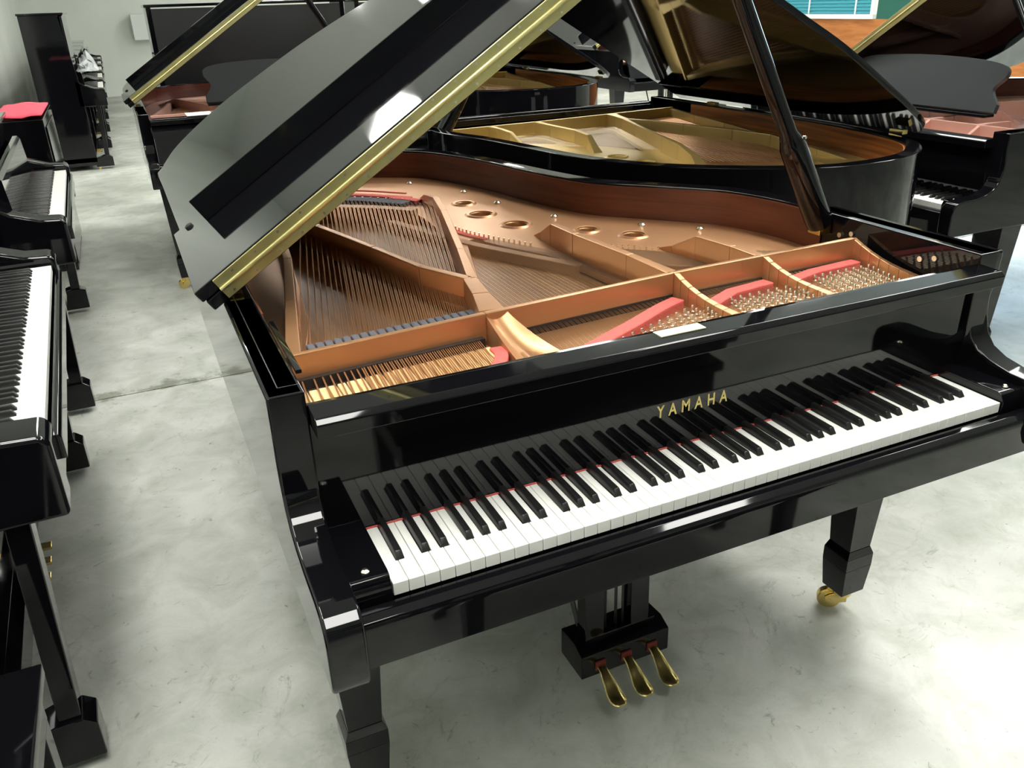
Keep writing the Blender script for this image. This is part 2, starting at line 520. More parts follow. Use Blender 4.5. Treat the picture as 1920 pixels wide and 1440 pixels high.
def white_key_mesh(left_cut, right_cut):
    w = KW/52; g = .0005
    x0, x1 = g, w-g
    a = x0+left_cut; b = x1-right_cut
    poly = [(x0,0),(x1,0),(x1,.050),(b,.050),(b,.156),(a,.156),(a,.050),(x0,.050)]
    if left_cut <= 0: poly = poly[:5]+[(x0,.156)] if right_cut > 0 else [(x0,0),(x1,0),(x1,.156),(x0,.156)]
    elif right_cut <= 0: poly = [(x0,0),(x1,0),(x1,.156),(a,.156),(a,.050),(x0,.050)]
    return MB().prism(poly, 'z', ZK-.021, ZK).mesh('white_key', 'white_key', .0007, seg=1)

def black_key_mesh():
    hw, ht = .0064, .0048
    y0, y1 = .050, .156
    zt = ZK+.0125
    v = [(-hw,y0,ZK-.012),(hw,y0,ZK-.012),(hw,y1,ZK-.012),(-hw,y1,ZK-.012),(-hw,y0,ZK+.001),(hw,y0,ZK+.001),(hw,y1,ZK+.001),(-hw,y1,ZK+.001),
         (-ht,y0+.007,zt-.001),(ht,y0+.007,zt-.001),(ht,y1,zt),(-ht,y1,zt)]
    f = [(3,2,1,0),(0,1,5,4),(1,2,6,5),(2,3,7,6),(3,0,4,7),(4,5,9,8),(5,6,10,9),(6,7,11,10),(7,4,8,11),(8,9,10,11)]
    return MB().add(v, f).mesh('black_key', 'black_key', .0012, seg=2)
BKM = black_key_mesh()
_wk = {}
CUT = {'C':(0,.0145-.0045),'D':(.0045,.0045),'E':(.010,0),'F':(0,.0095),'G':(.0030,.0065),'A':(.0065,.0030),'B':(.0095,0)}
BOFF = {'C':-.0027,'D':.0027,'F':-.0037,'G':0,'A':.0037}

def keyboard(root, dx=0.0):
    names = 'ABCDEFG'
    w = KW/52
    for i in range(52):
        nm = names[i % 7]
        cl, cr = CUT[nm]
        if i == 0: cl = 0
        if i == 51: cl, cr = 0, 0
        k = (cl, cr)
        if k not in _wk: _wk[k] = white_key_mesh(cl, cr)
        o = link('white_key', _wk[k], root); o.location = (i*w+dx, 0, 0)
        if nm in BOFF and i < 51:
            o = link('black_key', BKM, root); o.location = ((i+1)*w+BOFF[nm]+dx, 0, 0)

def caster(parent, x, y, z, ang):
    """brass twin-cheek caster; wheel on the floor"""
    m = MB()
    n = 20
    c, s = math.cos(ang), math.sin(ang)
    r = .029
    ox, oy = .030*c, .030*s
    ax = Vector((-s, c, 0))
    ctr = Vector((x+ox, y+oy, r))
    top = Vector((x, y, z))
    for (rad, wd) in ((r, .008), (r*.86, .011)):
        m.tube([ctr-ax*wd, ctr+ax*wd], rad, n)
    for sg in (-1, 1):
        p0 = top + ax*.0155*sg - Vector((c, s, 0))*.012; p1 = ctr + ax*.0155*sg
        m.beam((p0.x, p0.y), (p1.x, p1.y), .004, z-.030, z+.004, r-.010, r+.016)
        e = p1 + Vector((c, s, 0))*.010
        m.beam((p1.x, p1.y), (e.x, e.y), .004, r-.010, r+.016, r-.004, r+.008)
        m.tube([ctr+ax*.012*sg, ctr+ax*.0185*sg], .0065, 10)
    m.tube([top+Vector((0,0,.012)), top-Vector((0,0,.014))], .024, 12)
    m.box((x-.030, y-.028, z+.002), (x+.030, y+.028, z+.008))
    return m.obj('caster', 'brass', parent, smooth=True)

def leg(root, cx, cy, ang, ztop=.64):
    m = MB()
    m.frustum((cx,cy), (.034,.034), .205, (cx,cy), (.058,.055), ztop)
    m.frustum((cx,cy), (.0425,.040), .150, (cx,cy), (.0425,.040), .185)
    m.frustum((cx,cy), (.0425,.040), .185, (cx,cy), (.034,.034), .205)
    m.frustum((cx,cy), (.036,.034), .068, (cx,cy), (.0425,.040), .150)
    l = m.obj('leg', 'black', root, .0015)
    caster(l, cx, cy, .062, ang)
    return l

def grand(name, label, loc, rz, out, plate='plate', rim_in='mahog', full=True, keys=True, closed_fall=False, desk=False,
          flat=False, dk=(.611,.33), dmat='desk', prop=True, ky=1.0, lower=True, th=TH, group=None, yh=.56):
    root = thing(name, label, 'piano', loc, rz, group)
    inn = catmull(out, 6)
    outr = offset(inn, .052)
    outr = [(min(1.3355, max(-.113, x)) if y < .9 else max(-.113, x), y) for x, y in outr]
    # --- rim
    MB().band(outr, inn, .640, ZR).obj('rim', 'black', root, .003)
    a = next(i for i, p in enumerate(inn) if p[1] > .53)
    inl = [p for p in inn[a:] if p[0] > .5 or p[1] > .45]
    vo = offset(inl, -.0005); vi = offset(inl, -.004)
    MB().band(vo, vi, .80, ZR-.006).obj('inner_rim', rim_in, root, smooth=True)
    # --- arms
    for (x0, x1) in ((-.113, -.060), (1.2824, 1.3355)):
        MB().prism(ARM, 'x', x0, x1).obj('arm', 'black', root, .005, seg=3)
    # --- keybed, slip, blocks
    MB().box((-.060, -.010, .640), (1.2824, .42, .690)).obj('keybed', 'black_matte', root)
    sl = [(-.045,.640),(-.045,.700),(-.040,.713),(-.030,.719),(-.014,.719),(-.012,.715),(-.012,.640)]
    MB().prism(sl, 'x', -.060, 1.2824).obj('key_slip', 'black', root, .0012)
    for (x0, x1, sx) in ((-.0595, -.002, -.032), (KW+.002, 1.282, KW+.032)):
        kb = MB().prism([(-.004,.690),(-.004,.735),(.004,.750),(.012,.753),(.149,.753),(.149,.690)], 'x', x0, x1).obj('key_block', 'black', root, .0015)
        MB().lathe([(.006,0),(.0065,.003),(.003,.006)], (sx, .020, .752), 10).obj('screw', 'nickel', kb, smooth=True)
    # --- fallboard, felt strip
    if not closed_fall:
        fb = MB().prism([(.149,.738),(.1475,.90),(.146,.955),(.172,.955),(.172,.738)], 'x', -.0595, 1.2820).obj('fallboard', 'black', root, .001)
        MB().box((-.055, .1455, .7352), (1.2775, .149, .7366)).obj('felt_strip', 'red_felt', root)
    else:
        fc = [(.146,.955),(.120,.935),(.075,.905),(.045,.870),(.022,.820),(-.006,.766),(-.012,.752),(.004,.752),(.05,.84),(.10,.90),(.172,.93),(.172,.955)]
        fb = MB().prism(fc, 'x', -.0595, 1.2820).obj('fallboard', 'black', root, .002)
    if keys: keyboard(root)
    # --- stretcher rail
    st = [(.090,.934),(.088,.956),(.096,.964),(.142,.966),(.148,.962),(.148,.934)]
    sr = MB().prism(st, 'x', -.0595, 1.2820).obj('stretcher', 'black', root, .002)
    # --- case bottom
    MB().prism([(x, max(y, .21)) for x, y in offset(inn, -.004)[::3]], 'z', .66, .68).obj('bottom_board', 'dark', root)
    # --- plate and soundboard
    sb = [(x, max(y, .21)) for x, y in offset(inn, -.006)]
    MB().prism(sb[::2], 'z', .862, .874).obj('soundboard', 'board', root)
    f = lambda x, y: (x, .45+(y-.45)*ky if y > .45 else y)
    zt = .893
    web = offset(inn[6:-8], -.008)
    web = [(x, max(y, .20)) for x, y in web]
    web = [(1.255, .205)] + [p for p in web if p[1] > .21] + [(-.052, .205)]
    holes = []
    if True:
        holes.append([f(*p) for p in catmull([(.02,.44),(.30,.455),(.345,.56),(.30,.78),(.225,1.08),(.16,1.36),(.125,1.34),(.085,1.0),(.05,.70)], 4, True)])
        holes.append([f(*p) for p in catmull([(.385,.68),(.46,.96),(.525,1.22),(.535,1.46),(.47,1.66),(.33,1.80),(.20,1.78),(.175,1.60),(.225,1.30),(.31,.92)], 4, True)])
        holes.append([f(*p) for p in catmull([(.395,.47),(.70,.475),(.715,.60),(.69,.82),(.62,.98),(.565,1.10),(.50,.92),(.42,.64)], 4, True)])
        holes.append([f(*p) for p in catmull([(.78,.50),(.935,.50),(.93,.60),(.86,.66),(.775,.72)], 3, True)])
        rh = [(.709,1.505,.026),(.700,1.344,.034),(.738,1.178,.034),(.880,1.022,.026),(.958,.912,.029)]
        rh = [(f(x,y)[0], f(x,y)[1], r) for x, y, r in rh]
        for x, y, r in rh: holes.append(circ(x, y, r))
    pl = filled('plate', [web]+holes, zt, .012, plate, root, .002)
    for x, y, r in rh:
        MB().lathe([(r+.016,0),(r+.008,.007),(r,.006),(r-.001,-.004),(r+.002,-.010)], (x, y, zt), 20).mesh
        n = 20; mm = MB(); prof = [(r+.018,0),(r+.009,.006),(r+.001,.005),(r,-.010)]
        for q in range(len(prof)):
            for k in range(n):
                t = 2*PI*k/n
                mm.v.append((x+prof[q][0]*math.cos(t), y+prof[q][0]*math.sin(t), zt+prof[q][1]))
        for q in range(len(prof)-1):
            for k in range(n):
                mm.f.append([q*n+k, q*n+(k+1) % n, (q+1)*n+(k+1) % n, (q+1)*n+k])
        mm.obj('rim_boss', plate, pl, smooth=True)
    # crossbar and struts
    ZB, Z0 = .957, .902
    bar = [(-.045,.362),(.315,.393),(.745,.427),(.979,.433),(1.246,.440)]
    for (p, q) in zip(bar[:-1], bar[1:]):
        MB().beam(p, q, .014, Z0, ZB).obj('crossbar', plate, pl, .003)
    def strut(pts, w=.018, z0=.888):
        m = MB()
        for (p, q) in zip(pts[:-1], pts[1:]):
            m.beam((p[0],p[1]), (q[0],q[1]), p[3] if len(p) > 3 else w, z0, p[2], z0, q[2], q[3] if len(q) > 3 else w)
        return m.obj('strut', plate, pl, .003)
    ff = lambda x, y, z, *r: (*f(x, y), z, *r)
    strut([ff(-.036,.37,.950,.026), ff(.015,.66,.950,.022), ff(.068,.97,.950,.02), ff(.105,1.30,.94,.02), ff(.13,1.6,.90,.03)])
    strut([ff(.333,.40,.957,.05), ff(.352,.50,.957,.034), ff(.37,.60,.957,.03)])
    strut([ff(.37,.60,.957,.022), ff(.31,.731,.957), ff(.262,.937,.957), ff(.196,1.204,.957), ff(.15,1.40,.955), ff(.10,1.62,.92), ff(.06,1.75,.895)])
    strut([ff(.375,.60,.957,.022), ff(.435,.82,.957), ff(.535,1.202,.957), ff(.575,1.38,.955), ff(.60,1.52,.935,.03), ff(.63,1.64,.896,.05)])
    strut([ff(.746,.425,.957,.03), ff(.741,.582,.957,.022), ff(.725,.80,.957,.022), ff(.732,.93,.952,.022), ff(.742,1.0,.915,.03), ff(.75,1.05,.894,.04)])
    strut([ff(.979,.433,.957,.03), ff(.973,.523,.957,.02), ff(.968,.645,.953,.02), ff(.955,.72,.915,.02), ff(.95,.78,.895,.02)])
    # front descending struts (S curve down to the pin field)
    def down(x0, y0, x1, y1, w):
        m = MB()
        sec = []
        for k in range(11):
            t = k/10
            zz = .897 + (.957-.897)*(1-t)**.9*(1-.35*math.sin(PI*t)) if k < 10 else .897
            x = x0+(x1-x0)*t**1.25; y = y0+(y1-y0)*t
            sec.append((x, y, zz, w*(1+.9*t*t)))
        for p, q in zip(sec[:-1], sec[1:]):
            m.beam((p[0],p[1]), (q[0],q[1]), p[3], .885, p[2], .885, q[2], q[3])
        return m.obj('strut', plate, pl, .002)
    down(.752,.425,.80,.20,.014)
    down(.984,.433,1.045,.20,.014)
    down(1.246,.440,1.262,.17,.012)
    # broad tenor break strut, hollowed in the middle
    m = MB(); nn = 12; cols = 7
    for k in range(nn+1):
        t = k/nn
        zc = .956*(1-t)**1+.897*t - .012*math.sin(PI*t)
        x = .335+.02*t; y = .40-.24*t
        wl_ = .020+.014*t; wr_ = .022+.075*t**1.3
        for c in range(cols):
            u = c/(cols-1)
            xx = x - wl_ + (wl_+wr_)*u
            zz = zc - .016*math.sin(PI*u)*math.sin(PI*min(1, t+.15)) * (1 if 0 < c < cols-1 else 0)
            m.v.append((xx, y, zz))
    for k in range(nn):
        for c in range(cols-1):
            i = k*cols+c
            m.f.append([i, i+1, i+cols+1, i+cols])
    for k in range(nn):
        for c in (0, cols-1):
            i = k*cols+c; n0 = len(m.v)
            m.v += [(m.v[i][0], m.v[i][1], .885), (m.v[i+cols][0], m.v[i+cols][1], .885)]
            m.f.append([i, i+cols, n0+1, n0])
    m.obj('strut', plate, pl, smooth=True)
    # pin field
    web2 = [(-.056,.150),(1.262,.150),(1.262,.43),(.98,.425),(.745,.418),(.315,.384),(-.056,.352)]
    MB().prism(web2, 'z', .880, .893).obj('pin_plate', 'pin_bed' if full else plate, pl)
    if full:
        interior(root, pl)
    elif lower:
        simple_strings(root, pl, f)
    # --- lid
    zl = .998
    lo = catmull([(0.0,.56),(0.0,1.2),(0,1.7),(0,1.98),(.02,2.06),(.075,2.16),(.19,2.235),(.33,2.258),(.55,2.20),(.68,2.13),(.80,2.03),(.875,1.94),(.94,1.78),(1.00,1.55),(1.055,1.32),(1.13,1.18),(1.24,1.07),(1.35,.95),(1.43,.82),(1.462,.70),(1.464,.56)], 4)
    if out is OUT_B:
        lo = catmull([(0.0,.56),(0,1.2),(0,1.62),(.01,1.78),(.05,1.90),(.14,2.02),(.28,2.10),(.47,2.135),(.67,2.12),(.86,2.04),(1.0,1.92),(1.12,1.76),(1.21,1.54),(1.27,1.25),(1.33,.98),(1.40,.80),(1.45,.68),(1.462,.60),(1.464,.56)], 4)
    if yh < .5:
        lo = catmull([(0.0,yh),(0,1.2),(-.005,1.60),(.0,1.76),(.04,1.825),(.113,1.858),(.226,1.878),(.407,1.895),(.594,1.903),(.756,1.881),(.896,1.858),(1.03,1.78),(1.13,1.64),(1.21,1.44),(1.28,1.2),(1.34,.98),(1.40,.80),(1.45,.66),(1.462,.55),(1.464,yh)], 4)
    lo = [(x-.022 if x < .3 and y < 2.0 else x, y) for x, y in lo]
    lid = MB().prism(lo, 'z', 0.0, .022).obj('lid', 'black', root, .003)
    lid.location = (-.113, 0, zl); lid.rotation_euler = (0, -th, 0)
    fl_ = MB().box((-.027, yh, .024), (1.475, yh+.465, .047)).obj('lid_flap', 'black', root, .003)
    fl_.location = lid.location; fl_.rotation_euler = lid.rotation_euler
    lp = MB().box((.054, yh+.36, .047), (1.395, yh+.38, .100)).obj('flap_lip', 'black', fl_, .002)
    for sx in (.014, 1.43):
        MB().lathe([(.009,0),(.009,.004),(.006,.006)], (sx, yh+.425, .047), 12).obj('bumper', 'rubber', fl_, smooth=True)
    hg = MB().box((.012, yh-.0040, .0025), (1.452, yh+.0005, .0215)).box((.012, yh-.0040, .0255), (1.452, yh+.0005, .0445)).obj('lid_hinge', 'hinge', root, .0006, seg=1)
    hg.location = lid.location; hg.rotation_euler = lid.rotation_euler
    MB().tube([(.012, yh-.005, .0235), (1.452, yh-.005, .0235)], .0042, 10).obj('hinge_pin', 'hinge', hg, smooth=True)
    if full:
        sm = MB().tube([(0, .5552, 0), (0, .5562, 0)], .0026, 8).mesh('hinge_screw', 'nickel', smooth=True)
        for k in range(28):
            for zz in (.009, .038):
                o = link('hinge_screw', sm, hg); o.location = (.03+k*.052+(.02 if zz > .02 else 0), 0, zz)
    for yy in (.60, 1.70):
        MB().box((-.10, yy, .984), (-.075, yy+.06, .999)).obj('lid_butt_hinge', 'brass', root)
    # --- prop
    if prop:
        pe = Vector((.839,.51,1.623)) if th == TH else Vector((-.113+1.12*math.cos(th)-.0, .53, zl+1.12*math.sin(th)))
        p0 = Vector((1.250,.555,.965))
        mid = p0.lerp(pe, .30)
        pr = MB().tube([p0, p0.lerp(pe,.02), p0.lerp(pe,.29), p0.lerp(pe,.31), p0.lerp(pe,.34), pe], .02, 16, radii=[.030,.032,.030,.026,.019,.017]).obj('lid_prop', 'black', root, smooth=True)
        MB().box((1.235,.535,.940), (1.268,.575,.975)).obj('prop_hinge', 'brass', pr, .002)
        MB().tube([p0.lerp(pe,.30)+Vector((.018,-.012,.012)), p0.lerp(pe,.30)+Vector((.020,-.020,.014))], .004, 8).obj('prop_stud', 'nickel', pr, smooth=True)
        MB().tube([Vector((1.236,.556,.975)), Vector((1.256,.546,1.000)), Vector((1.262,.54,.985))], .005, 6).obj('prop_tab', 'red_felt', pr, smooth=True)
    # --- music desk
    if desk:
        dc, dh = dk; q = dh/.33
        pts = [(-.335,0),(.335,0),(.335,.035),(.305,.075),(.30,.10),(.33,.145),(.315,.185),(.22,.205),(0,.215),(-.22,.205),(-.315,.185),(-.33,.145),(-.30,.10),(-.305,.075),(-.335,.035)]
        d = MB().prism([(x*q+dc, z) for x, z in catmull(pts[2:], 4)+[pts[0], pts[1]]], 'y', -.011, .011).obj('music_desk', dmat, root, .002)
        d.location = (0, .56, .985); d.rotation_euler = (R(-17 if dmat == 'desk' else -9), 0, 0)
        MB().box((dc-dh-.005,.50,.972), (dc+dh+.005,.56,.984)).obj('desk_shelf', 'black', root, .002)
    if flat:
        MB().box((.20,.20,.990), (.98,.46,1.006)).obj('music_desk', 'black', root, .002)
    # --- legs and lyre
    leg(root, -.020, .310, R(200))
    leg(root, 1.2425, .310, R(140))
    leg(root, .26, (1.70 if out is OUT_A else 1.60), R(60))
    ly = MB().prism([(.31,.078),(.41,.078),(.41,.150),(.345,.155),(.31,.140)], 'x', .475, .705).obj('pedal_lyre', 'black', root, .003)
    for x in (.522, .640):
        MB().prism([(.335,.15),(.375,.15),(.370,.66),(.345,.66)], 'x', x-.024, x+.024).obj('lyre_post', 'black', ly, .002)
    MB().box((.500,.335,.150), (.680,.342,.166)).obj('lyre_rail', 'black', ly, .001)
    for x in (.565, .593, .612):
        MB().tube([(x,.365,.15),(x,.365,.66)], .0035, 6).obj('pedal_rod', 'black_matte', ly)
    for (x, dx) in ((.485,.0), (.695,.0)):
        MB().tube([(x+(.03 if x < .6 else -.03),.40,.15),(x+(.01 if x < .6 else -.01),.62,.65)], .006, 6).obj('lyre_brace', 'black_matte', ly)
    for x in (.522, .590, .658):
        m = MB(); sec = [(.335,.106,.0115,.005),(.306,.105,.0115,.005),(.284,.099,.0125,.005),(.264,.086,.0155,.006),(.246,.075,.0195,.0065),(.230,.072,.0205,.006),(.218,.072,.016,.005),(.212,.072,.009,.003)]
        n = 10
        for (y, z, hw, hh) in sec:
            for k in range(n):
                t = 2*PI*k/n
                m.v.append((x+hw*math.cos(t), y, z+hh*math.sin(t)))
        for i in range(len(sec)-1):
            for k in range(n):
                m.f.append([i*n+k, i*n+(k+1) % n, (i+1)*n+(k+1) % n, (i+1)*n+k])
        m.f.append(list(range(n))); m.f.append([(len(sec)-1)*n+k for k in range(n)])
        pd = m.obj('pedal', 'brass', ly, smooth=True)
        MB().box((x-.013,.306,.094), (x+.013,.312,.118)).obj('pedal_felt', 'dark_red_felt', pd)
    return root

def lerp2(a, b, t): return (a[0]+(b[0]-a[0])*t, a[1]+(b[1]-a[1])*t)

def interior(root, pl):
    """strings, pins, felts, bridges and dampers of the nearest piano"""
    rnd = random.Random(3)
    zs = .908
    # pins: 3 sections of tuning pins in slanted columns
    pin = MB().lathe([(.0046,0),(.0046,.007),(.0027,.008),(.0027,.018),(.0018,.0195)], (0,0,0), 8).mesh('tuning_pin', 'nickel', smooth=True)
    def pins(xa, xb, n, yf, rows, dy=.0175, dx=.0035):
        for k in range(n):
            x = xa+(xb-xa)*k/(n-1)
            y0 = yf((x))
            for r in range(rows):
                y = y0 - r*dy
                if y < .168: continue
                o = link('tuning_pin', pin, root); o.location = (x - r*dx, y, .893)
                o.rotation_euler = (R(-6), 0, 0)
    pins(.455, .765, 13, lambda x: .235+(x-.455)*.38, 8)
    pins(.835, 1.025, 9, lambda x: .345+(x-.835)*.02, 9)
    pins(1.08, 1.235, 8, lambda x: .375, 10)
    # red string braid (felt strips) in front of the crossbar
    def strip(name, pts, w, z0, z1, mat, parent=root):
        m = MB()
        L = [(p[0], p[1]) for p in pts]
        A = offset(L, w/2); B = offset(L, -w/2)
        m.band(A, B, z0, z1)
        return m.obj(name, mat, parent, .0015, seg=1)
    strip('felt_strip', catmull([(.385,.205),(.46,.255),(.58,.315),(.68,.368),(.738,.392)], 4), .030, .893, .9125, 'red_felt')
    strip('felt_strip', [(.775,.335),(.86,.378),(.967,.392)], .030, .893, .9125, 'red_felt')
    strip('felt_strip', [(1.005,.375),(1.10,.402),(1.232,.412)], .028, .893, .9125, 'red_felt')
    strip('felt_strip', catmull([(.05,.165),(.18,.195),(.26,.235),(.302,.29),(.308,.33)], 4), .024, .893, .914, 'red_felt')
    # dark beams paint the shade in the string slots below the crossbar
    MB().beam((.335,.395), (.742,.428), .020, .890, .912).obj('slot_shade', 'dark', pl)
    MB().beam((.755,.424), (.975,.430), .018, .890, .910).obj('slot_shade', 'dark', pl)
    MB().beam((.99,.430), (1.24,.437), .018, .890, .910).obj('slot_shade', 'dark', pl)
    MB().beam((-.05,.358), (.305,.387), .030, .890, .915).obj('slot_shade', 'dark', pl)
    # cream listing cloth blocks under the bass strings
    for k in range(22):
        t = k/21
        x0 = -.045+.335*t
        MB().box((x0+.001, .155+.085*t*t, .893), (x0+.0140, .312+.034*t, .909)).obj('cloth_block', 'cream_felt', root, .001, seg=1)
    dk = MB().prism([(-.05,.30),(.31,.327),(.308,.385),(-.05,.357)], 'z', .892, .897).obj('gap_shade_strip', 'dark', pl)  # dark strip painting the shade in the gap before the bass crossbar
    # --- bass strings: over-strung copper wound
    wires = MB
    nb = 34
    for k in range(nb):
        t = k/(nb-1)
        t2 = t**.80
        fx = -.030+.325*t2
        a = (fx-.012, .175+.10*t*t); b = (fx, .372+.03*t2)
        hx, hy = .275+.345*t, 1.86-.30*t
        h = (hx, hy)
        r = .0017-.00085*t
        br = lerp2(b, h, .84)
        offs = (0,) if k < 8 else (-.0019, .0019)
        for d in offs:
            p = [(a[0]+d, a[1], .911), (b[0]+d, b[1], .913), (br[0]+d, br[1], .925)]
            MB().tube(p, r, 5, False).obj('bass_string', 'copper', root, smooth=True)
            MB().tube([p[-1], (h[0]+d, h[1], .900)], .0008, 4, False).obj('string_end', 'steel', root)
        if k % 2 == 0:
            MB().lathe([(.003,0),(.003,.012),(.0035,.016)], (h[0], h[1], .893), 8).obj('hitch_pin', 'nickel', pl, smooth=True)
    # --- tenor and treble plain wire
    def plain_set(x0, x1, y0f, y1f, h0, h1, n, trip, zb=.912, pinx=0):
        for k in range(n):
            t = k/(n-1)
            x = x0+(x1-x0)*t; y = y0f+(y1f-y0f)*t
            h = lerp2(h0, h1, t)
            m = MB()
            for d in trip:
                m.tube([(x+d-.012, y-.13, .905), (x+d-.002, y-.02, .908), (x+d, y+.01, .909), (h[0]+d, h[1], zb-.010)], .00042, 4, False)
            m.obj('string_group', 'steel', root)
    plain_set(.355, .735, .40, .428, (.40,1.46), (.70,.86), 34, (-.003, 0, .003))
    plain_set(.765, .965, .427, .432, (.745,.90), (.925,.72), 20, (-.003, 0, .003))
    plain_set(.995, 1.225, .432, .438, (.985,.70), (1.20,.565), 20, (-.003, 0, .003))
    # hitch pin rows and felt on the treble web
    hp = MB().lathe([(.0025,0),(.0025,.012),(.0032,.014)], (0,0,0), 8).mesh('hitch_pin', 'nickel', smooth=True)
    path = catmull([(.560,1.24),(.585,1.14),(.625,1.04),(.672,.945)], 6)
    for i, (x, y) in enumerate(path):
        o = link('hitch_pin', hp, pl); o.location = (x, y, .893)
    strip('felt_strip', catmull([(.548,1.26),(.570,1.15),(.60,1.07)], 4), .018, .893, .899, 'red_felt')
    strip('bridge', catmull([(.44,1.40),(.50,1.20),(.555,1.04),(.63,.88),(.70,.74)], 6), .028, .872, .8985, 'bridge')
    for i, (x, y) in enumerate(catmull([(.80,.86),(.86,.805),(.925,.745)], 6)):
        o = link('hitch_pin', hp, pl); o.location = (x, y, .893)
    # bass bridge, its felt and the red cloth at the tail
    strip('bridge', catmull([(.20,1.58),(.30,1.585),(.42,1.50),(.515,1.40)], 5), .036, .872, .922, 'bridge')
    strip('felt_strip', catmull([(.16,1.90),(.30,1.885),(.45,1.80),(.585,1.66)], 5), .030, .893, .901, 'red_felt')
    strip('felt_strip', catmull([(.52,1.665),(.56,1.62),(.585,1.575)], 3), .030, .897, .908, 'red_felt')
    strip('string_braid', catmull([(.16,1.80),(.30,1.79),(.44,1.70),(.545,1.575)], 5), .055, .897, .906, 'grey_felt')
    strip('felt_strip', catmull([(.20,1.975),(.34,1.955),(.48,1.875),(.60,1.75)], 5), .010, .893, .898, 'red_felt')
    # dampers behind the crossbar (bass): two rows of grey felt blocks
    for k in range(20):
        t = k/19
        x = .002+.315*t; y = .425+.028*t
        w = .0135
        MB().box((x, y-.014, .916), (x+w, y+.012, .930)).box((x, y+.018, .914), (x+w, y+.045, .928)).obj('damper', 'grey_felt', root, .0015, seg=1)
    # bolts and screws along the rim edge of the plate
    for (x, y) in ((.66,1.90),(.77,1.66),(.80,1.45),(.87,1.20),(1.03,.985),(1.14,.87)):
        MB().lathe([(.011,0),(.011,.006),(.006,.010)], (x, y, .893), 10).obj('plate_bolt', 'nickel', pl, smooth=True)
    for (y, z) in ((.24,.955),(.275,.945),(.47,.955),(.505,.945)):
        MB().tube([(1.2695,y,z),(1.2660,y,z)], .006, 10).obj('rail_bolt', 'nickel', root, smooth=True)

def simple_strings(root, pl, f):
    m = MB()
    for k in range(26):
        t = k/25
        b = (-.02+.31*t, .375+.02*t); h = f(.26+.31*t, 1.80-.24*t)
        m.tube([(b[0],b[1],.913), (h[0],h[1],.912)], .0018, 4, False)
    stuff(m.obj('bass_strings', 'copper', root))
    m = MB()
    for k in range(40):
        t = k/39
        x = .36+.375*t; h = lerp2(f(.40,1.46), f(.70,.86), t)
        m.tube([(x,.30,.907), (x,.41,.909), (h[0],h[1],.902)], .0006, 4, False)
    for k in range(40):
        t = k/39
        x = .765+.46*t; h = lerp2(f(.745,.90), f(1.20,.565), t)
        m.tube([(x,.30,.907), (x,.43,.909), (h[0],h[1],.902)], .0006, 4, False)
    stuff(m.obj('plain_strings', 'steel', root))
    MB().beam((.39,.24), (.74,.39), .026, .893, .901).obj('felt_strip', 'red_felt', root)

# ================================================================== MAIN PIANO
P1 = grand('grand_piano', 'black grand piano nearest the camera with open keyboard and bronze strung interior', (0,0,0), 0, OUT_A, full=True)
kids1 = [o for o in P1.children] if False else None
fbo = next(o for o in bpy.data.objects if o.name == 'fallboard')
w_ = .150
mt = Matrix.Translation((.5305, .1478, .800)) @ Matrix.Rotation(R(90), 4, 'X')
text_mesh('lettering', 'YAMAHA', .033, 'gold_letter', fbo, mt, .0006, 1.78, .75)
sto = next(o for o in bpy.data.objects if o.name == 'stretcher')
MB().box((.512,.118,.9655), (.600,.143,.9670)).obj('label_plate', 'label', sto)
MB().box((-.059,.205,.988), (-.050,.435,.994)).obj('desk_rail', 'black', P1, .001)
MB().box((-.0930,.168,.9872), (-.0915,.60,.9883)).box((-.0930,.168,.9872), (-.062,.1695,.9883)).obj('groove_inlay', 'desk', P1)

# ================================================================== OTHER GRANDS
P2 = grand('grand_piano', 'black grand piano behind the nearest one with gold interior and tail towards camera', (2.27, 3.08, 0), PI, OUT_B, 'plate_gold', 'rosewood', full=False, keys=False, closed_fall=True, prop=True, ky=.93, flat=False, th=R(30), yh=.30)
P3 = grand('grand_piano', 'black grand piano at left rear with raised music desk and white sheet on its front', (-.02, 3.80, 0), 0, OUT_B, 'plate_pink', 'red_wood', full=False, keys=False, closed_fall=True, desk=True, ky=.9, dmat='desk_dark')
P4 = grand('grand_piano', 'black grand piano at right edge with wide charcoal music desk and short strip of keys', (2.485, 1.215+KW, 0), -PI/2, OUT_B, 'plate_pink', 'red_wood', full=False, keys=True, desk=True, ky=.9, dk=(.545,.395))
KIDS = {}
for ob in bpy.data.objects:
    if ob.parent is not None: KIDS.setdefault(ob.parent, []).append(ob)
dup(P2, (2.58, 5.80, 0), PI, 'black grand piano far behind with gold interior, its tail just past the second keyboard', kids=KIDS)
dup(P3, (1.05, -1.62, 0), PI, 'black grand piano added unseen behind the camera to darken fallboard reflections', kids=KIDS)  # unseen piano, added so the fallboard mirrors something dark
dup(P3, (4.3, 6.2, 0), 0, 'black grand piano with raised desk farthest away before the wood panelled wall', kids=KIDS)

# papers
tag(MB().box((.105,3.90,.968), (.235,4.06,.9695)).obj('paper_sheet', 'paper'), 'white paper sheet lying on the front rail of the left rear grand piano', 'paper')

